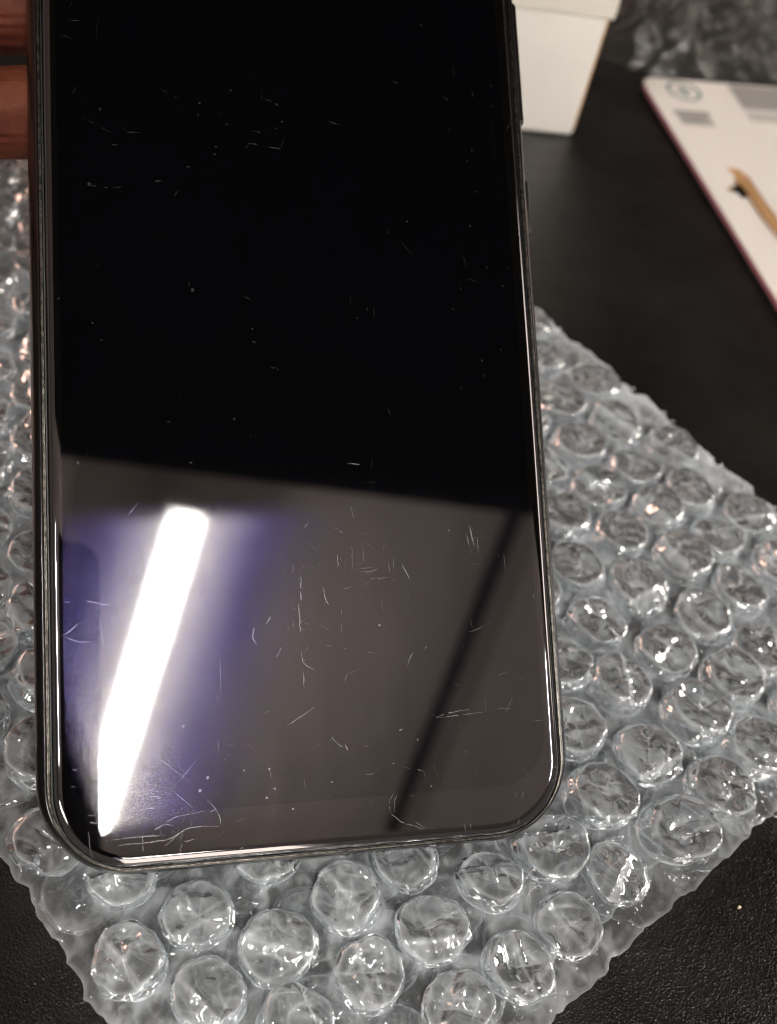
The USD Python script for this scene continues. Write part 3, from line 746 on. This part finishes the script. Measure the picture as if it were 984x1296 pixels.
c1 = to_card(*desk_point(881, 148, TH))
for k in range(3):
    card_flat("print_line", sbox(c1[0] - 6.4 + k, c1[1] - 3.2 + 2.5 * k, c1[0] + 5.6 - 1.5 * k, c1[1] - 1.9 + 2.5 * k), TH + 0.03, "print_grey")
c2 = to_card(*desk_point(922, 108, TH))
for k in range(10):
    card_flat("print_line", sbox(c2[0], c2[1] + 1.35 * k, c2[0] + 26, c2[1] + 1.35 * k + 0.85), TH + 0.03, "print_grey")
card_flat("print_block", sbox(c2[0] - 0.5, c2[1] - 0.5, c2[0] + 27, c2[1] + 14), TH + 0.015, "print_pale")
card_flat("print_block", sbox(c1[0] - 6, c1[1] - 3.4, c1[0] + 5, c1[1] + 4.6), TH + 0.015, "print_pale")
c3 = to_card(*desk_point(944, 142, TH))
for k in range(3):
    card_flat("print_line", sbox(c3[0], c3[1] + 1.8 * k, c3[0] + 24, c3[1] + 1.8 * k + 0.9), TH + 0.03, "print_grey")

# ------------------------------------------------------------------ crumpled clear bag at the far right
n = 150
gx, gy = np.meshgrid(np.linspace(0, 1, n), np.linspace(0, 1, n), indexing="ij")
bx0 = 14 + 190 * gx
by0 = 366 + 14 * gx + 150 * gy - 6 * np.sin(gx * 9)
P3 = np.stack([bx0 / 26, by0 / 26, 0 * bx0], -1)
rid = 1 - np.abs(2 * meshkit.fbm(P3 + 7, 4, 3) - 1)
rid2 = 1 - np.abs(2 * meshkit.fbm(P3 * 2.7 + 3, 3, 8) - 1)
edge = np.clip(np.minimum.reduce([gx, 1 - gx, gy * 1.3, 1 - gy]) * 9, 0, 1)
bz0 = 0.8 + edge * (2 + 16 * rid ** 3 * meshkit.fbm(P3 * 0.6 + 1, 2, 4) * 1.4 + 6 * rid2 ** 3)
bag = thing("plastic_bag", "crumpled clear plastic bag lying behind the white card", "bag")
V = np.stack([bx0, by0, bz0], -1).reshape(-1, 3)
obj("upper_film", (V * MM, grid_faces(n, n, wrap=False)[:, ::-1]), "bag_film", bag, smooth=True)
V2 = np.stack([bx0 + 2, by0 + 2, 0.5 + 0.45 * bz0 * rid2], -1).reshape(-1, 3)
obj("lower_film", (V2 * MM, grid_faces(n, n, wrap=False)[:, ::-1]), "bag_film", bag, smooth=True)

# ------------------------------------------------------------------ the hand under the phone's left side
def chain(pts, radii):
    s = [m3.Manifold.sphere(r, 28).translate(list(map(float, p))) for p, r in zip(pts, radii)]
    return [m3.Manifold.batch_hull([a, b]) for a, b in zip(s[:-1], s[1:])]


bones = []
FG = [  # little, ring, middle, index: joints from knuckle to tip in the phone's millimetres
    ([(-86, 117, -27), (-58, 114.6, -22), (-34, 114.6, -16.6), (-16, 115, -16), (0, 115.5, -15.2)], [8.6, 7.2, 7.1, 6.8, 5.8]),
    ([(-90, 135, -28), (-56, 133.4, -22), (-26, 132.9, -16.8), (-6, 132.6, -16.2), (14, 133, -15.6)], [8.8, 7.4, 7.3, 7.0, 6.2]),
    ([(-90, 152, -27), (-54, 150, -22), (-22, 149.8, -17), (2, 150, -16.2), (20, 150, -15.4)], [10, 8.3, 7.9, 7.4, 6.3]),
    ([(-86, 168, -24), (-54, 168, -19), (-24, 168.5, -13), (-4, 170, -9), (10, 168, -4)], [9.6, 8.2, 7.8, 7.2, 6.2])]
for p, r in FG:
    bones += chain(p, r)
pal = [(-90, 119, -28), (-92, 168, -25), (-150, 124, -26), (-150, 158, -22)]
bones.append(m3.Manifold.batch_hull([m3.Manifold.sphere(r, 28).translate(p) for p, r in zip(pal, (11, 11, 15, 15))]))
bones += chain([(-138, 160, -20), (-104, 172, -6), (-72, 168, 4), (-46, 160, 7)], [15, 11, 9.5, 8])
bones += chain([(-150, 141, -23), (-185, 135, -22), (-300, 100, -6)], [22, 22, 34])
hand_m = bones[0]
for b in bones[1:]:
    hand_m = hand_m + b
hand_m = hand_m.refine_to_length(2.6)
v, f = arr(hand_m)
tm = trimesh.Trimesh(v, f, process=True)
trimesh.smoothing.filter_taubin(tm, iterations=14)
v = np.array(tm.vertices)
# skin creases across the finger joints
for cu_, dep in ((-44.3, 0.8), (-46.5, 0.5), (-42.2, 0.5), (-39.5, 0.3), (-30, 0.35), (-12, 0.4)):
    k = np.exp(-((v[:, 0] - cu_ - 0.8 * np.sin(v[:, 1] / 3.0)) / 0.7) ** 2) * dep
    vn = np.array(tm.vertex_normals)
    v = v - vn * (k * (v[:, 1] > 100))[:, None]
hand = thing("hand", "bare hand with fingers bent round behind the phone's left edge", "hand")
obj("skin", (local(v), np.array(tm.faces)), "skin", hand, smooth=True)

# a pale crumb on the desk by the near right corner
cc = desk_point(936, 1148, 0.4)
b = arr(m3.Manifold.batch_hull([m3.Manifold.sphere(r, 12).translate((cc[0] + dx, cc[1] + dy, dz)) for r, dx, dy, dz in ((0.24, 0, 0, 0.2), (0.17, 0.28, 0.08, 0.22), (0.14, 0.05, 0.2, 0.3))]))
tag(obj("crumb", (b[0] * MM, b[1]), "crumb_tan", smooth=60), "tiny pale tan crumb on the desk near the lower right corner", "crumb")
